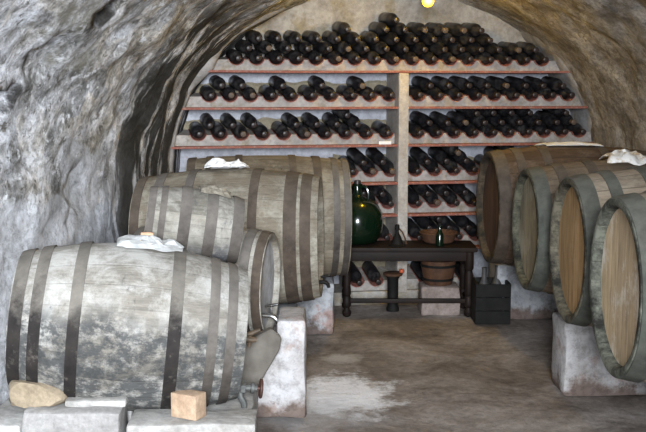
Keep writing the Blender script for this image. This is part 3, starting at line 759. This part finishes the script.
gm = Mat('green_glass', .16, 0, .45); gm.color((.003, .011, .005)); gm.b.inputs['Coat Weight'].default_value = .3
M_green = gm.m
dj = thing('demijohn', 'big round dark green glass demijohn on the left end of the bench', 'demijohn', (.212, 6.125, BZ))
bm = bmesh.new(); lathe(bm, [(0, .090), (.008, .115), (.04, .142), (.09, .158), (.14, .161), (.19, .152), (.235, .128), (.265, .094), (.283, .058), (.296, .034), (.312, .026), (.36, .024)], 'Z', 44, True, True); fixn(bm); obj('glass_body', bm, M_green, dj)
bm = bmesh.new(); lathe(bm, [(.352, .025), (.353, .032), (.368, .032), (.369, .024)], 'Z', 20, True, True); fixn(bm); obj('lip', bm, M_green, dj)
bm = bmesh.new(); tube(bm, [(.018, -.02, .346), (.040, -.03, .356), (.058, -.035, .340), (.066, -.04, .310), (.064, -.04, .270)], .010, 10); obj('ear_handle', bm, M_green, dj)
bm = bmesh.new(); lathe(bm, [(.0, .022), (.02, .021)], 'Z', 16, True, True, (0, 0, .3685)); fixn(bm); obj('cork', bm, M_caps, dj)

fx = (398 - 323) / 1000 * 6.02
fn = thing('oil_can', 'small dark conical oil can with thin handle standing on the bench', 'oil can', (fx, 6.02, BZ))
bm = bmesh.new(); lathe(bm, [(0, .050), (.006, .052), (.012, .036), (.05, .026), (.075, .012), (.095, .010), (.10, .014), (.125, .014), (.13, .008)], 'Z', 20, True, True); fixn(bm); obj('can_body', bm, M_iron, fn)
bm = bmesh.new(); tube(bm, [(.010, 0, .105), (.030, -.004, .085), (.048, -.004, .045), (.056, -.004, .010)], .005, 8); obj('handle', bm, M_brownwood, fn)
gx = (441 - 323) / 1000 * 6.0
gb = thing('glass_bottle', 'little upright dark green bottle at the middle of the bench', 'bottle', (gx, 6.0, BZ))
bm = bmesh.new(); lathe(bm, [(0, .020), (.004, .024), (.07, .024), (.09, .014), (.10, .0095), (.128, .0095)], 'Z', 18, True, True); fixn(bm); obj('glass_body', bm, M_green, gb)
bm = bmesh.new(); lathe(bm, [(.124, .012), (.14, .012)], 'Z', 12, True, True); fixn(bm); obj('stopper', bm, M_iron, gb)
bk = thing('basket', 'shallow brown wicker basket on the bench behind the little green bottle', 'basket', (gx + .01, 6.145, BZ))
bm = bmesh.new()
prof = [(0.0, .080), (.004, .088)]
for i in range(7): prof += [(.008 + i * .008, .092 + i * .003), (.012 + i * .008, .096 + i * .003)]
prof += [(.062, .118), (.060, .106), (.012, .078)]
lathe(bm, prof, 'Z', 32, True, True); fixn(bm); obj('woven_bowl', bm, M_brownwood, bk)
bm = bmesh.new(); ring = [(.115 * math.cos(2 * PI * i / 32), .115 * math.sin(2 * PI * i / 32), .062) for i in range(33)]; tube(bm, ring, .006, 8); obj('rim', bm, M_brownwood, bk)
# brown tub under the bench
tb = thing('wooden_tub', 'brown wooden tub half hidden under the bench, raised on a pinkish stone', 'tub', ((440 - 323) / 1000 * 6.1, 6.1, .175))
# pedestal stand
ps = thing('pedestal_stand', 'dark post with small round brown top under the bench', 'stand', ((394 - 323) / 1000 * 6.14, 6.13, 0))
bm = bmesh.new(); lathe(bm, [(0, .040), (.02, .040), (.03, .034), (.20, .034), (.215, .042), (.225, .042)], 'Z', 20, True, True); fixn(bm); obj('post', bm, M_iron, ps)
bm = bmesh.new(); lathe(bm, [(.224, .055), (.228, .060), (.240, .062), (.243, .056)], 'Z', 24, True, True); fixn(bm); obj('disc_top', bm, M_brownwood, ps)
bm = bmesh.new(); lathe(bm, [(0, .008), (.004, .014), (.012, .017), (.022, .014), (.027, .006)], 'Z', 16, True, True); fixn(bm)
o = tag(obj('red_stopper', bm, simple('red_paint', (.45, .08, .03), (.55, .12, .05), 20, .5)), 'small red-orange stopper on the round stand under the bench', 'stopper'); o.location = ((403 - 323) / 1000 * 6.10, 6.105, .243)

# brown tub body
bm = bmesh.new(); lathe(bm, [(0, .082), (.01, .088), (.10, .104), (.155, .110), (.155, .100), (.03, .080)], 'Z', 28, True, True); fixn(bm); obj('tub_staves', bm, M_brownwood, tb)
for zz, rr in ((.03, .0915), (.115, .1065)):
    bm = bmesh.new(); lathe(bm, [(zz, rr - .004), (zz, rr + .004), (zz + .016, rr + .0055), (zz + .016, rr - .002)], 'Z', 28); fixn(bm); obj('hoop', bm, M_iron, tb)
block('stone_block', 'pinkish rough stone under the bench carrying the brown tub', 'stone', plaster('pink_stone', (.20, .155, .135), (.34, .28, .255), None, 8, .01), .60, .84, 6.0, 6.2, -.005, .176, .010, 15)

# black crate with two dusty bottles
cr = thing('crate', 'black wooden crate on the floor between bench and right barrels', 'crate', (1.0, 5.87, 0))
for sx in (-1, 1):
    bm = bmesh.new(); box(bm, sx * .095 - .008, sx * .095 + .008, -.103, .103, .0, .245, .002); obj('side_panel', bm, M_iron, cr, False)
for s_ in (-1, 1):
    for k in range(3):
        bm = bmesh.new(); box(bm, -.103, .103, s_ * .11 - .006, s_ * .11 + .006, .005 + k * .08, .081 + k * .08, .002); obj('slat', bm, M_iron, cr, False)
bm = bmesh.new(); box(bm, -.10, .10, -.105, .105, .0, .014); obj('crate_floor', bm, M_iron, cr, False)
M_dusty = simple('dusty_glass', (.022, .022, .024), (.075, .072, .07), 18, .6)
for i, (dx, dy, lab) in enumerate(((-.045, -.04, 'dusty grey bottle standing in the black crate on the bench side'), (.045, .03, 'dusty grey bottle standing in the black crate on the barrel side'))):
    bm = bmesh.new(); lathe(bm, [(0, .034), (.004, .038), (.19, .038), (.22, .028), (.25, .016), (.30, .0145), (.315, .016)], 'Z', 18, True, True); fixn(bm)
    o = obj('glass_bottle', bm, M_dusty); tag(o, lab, 'bottle', 'dusty bottles in the crate'); o.location = (1.0 + dx, 5.87 + dy, .0145)

# small keg low down behind the nearest right barrel
kp = at(655, 366, 3.72)
K = barrel('small grey keg lying low under the two nearest right barrels', kp, kp + Vector((.42, 0, 0)), .125, .142, MS_R4, MH_4, [(-.46, .035, M_hoop_green), (-.3, .03, M_hoop_green), (.3, .03, M_hoop_green), (.46, .035, M_hoop_green)], 'oak barrels in the right row', name='small_keg', cat='keg', seed=12)
zk = kp.z - .142
block('stone_block', 'grey stone carrying the small keg', 'stone', M_stone_grey, kp.x + .10, kp.x + .32, kp.y - .11, kp.y + .11, -.005, zk, .003, 11)

# ------------------------------------------------------------------ lamp hung under the crown of the vault at the far end
lp = at(428, -1, 6.0)
lm = thing('pendant_lamp', 'glowing yellow bulb hanging under the vault above the top shelf', 'lamp', lp)
em = Mat('bulb_glow', .4); em.color((1, .8, .2)); em.b.inputs['Emission Color'].default_value = (1.0, .66, .01, 1); em.b.inputs['Emission Strength'].default_value = 3.2
bm = bmesh.new(); lathe(bm, [(-.046, .006), (-.043, .018), (-.030, .031), (-.012, .036), (.006, .031), (.022, .019), (.034, .014)], 'Z', 24, True, True); fixn(bm); obj('bulb', bm, em.m, lm)
bm = bmesh.new(); lathe(bm, [(.028, .017), (.030, .021), (.065, .021), (.075, .010)], 'Z', 18, True, True); fixn(bm); obj('socket', bm, M_iron, lm)
bm = bmesh.new(); tube(bm, [(0, 0, .07), (.004, 0, .13), (0, 0, 2.06 - lp.z)], .004, 8); obj('cord', bm, M_iron, lm)
def light(name, kind, loc, energy, color, **kw):
    l = bpy.data.lights.new(name, kind); l.energy = energy; l.color = color
    for k, v in kw.items(): setattr(l, k, v)
    o = bpy.data.objects.new(name, l); link(o); o.location = loc; return o
def aim(o, target): o.rotation_euler = (Vector(target) - o.location).to_track_quat('-Z', 'Y').to_euler(); return o
light('bulb_light', 'POINT', lp + Vector((0, -.06, -.01)), 16.0, (1, .60, .03), shadow_soft_size=.04)

# ------------------------------------------------------------------ daylight from the stair behind the photographer, and a little bounce
light('camera_flash', 'POINT', (.06, -.05, 1.50), 12, (1, .96, .95), shadow_soft_size=.02)
k = light('doorway_daylight', 'AREA', (.05, -1.3, 1.80), 155, (.89, .945, 1.0), shape='RECTANGLE', size=.9, size_y=1.1, spread=math.radians(95))
aim(k, (-1.15, 3.7, 1.05))
w = bpy.data.worlds.new('world'); bpy.context.scene.world = w; w.use_nodes = True
bg = w.node_tree.nodes['Background']; bg.inputs[0].default_value = (.75, .85, 1.0, 1); bg.inputs[1].default_value = .55

vs = bpy.context.scene.view_settings
vs.view_transform = 'Standard'; vs.look = 'None'; vs.gamma = 1; vs.use_curve_mapping = False; vs.exposure = 0.35
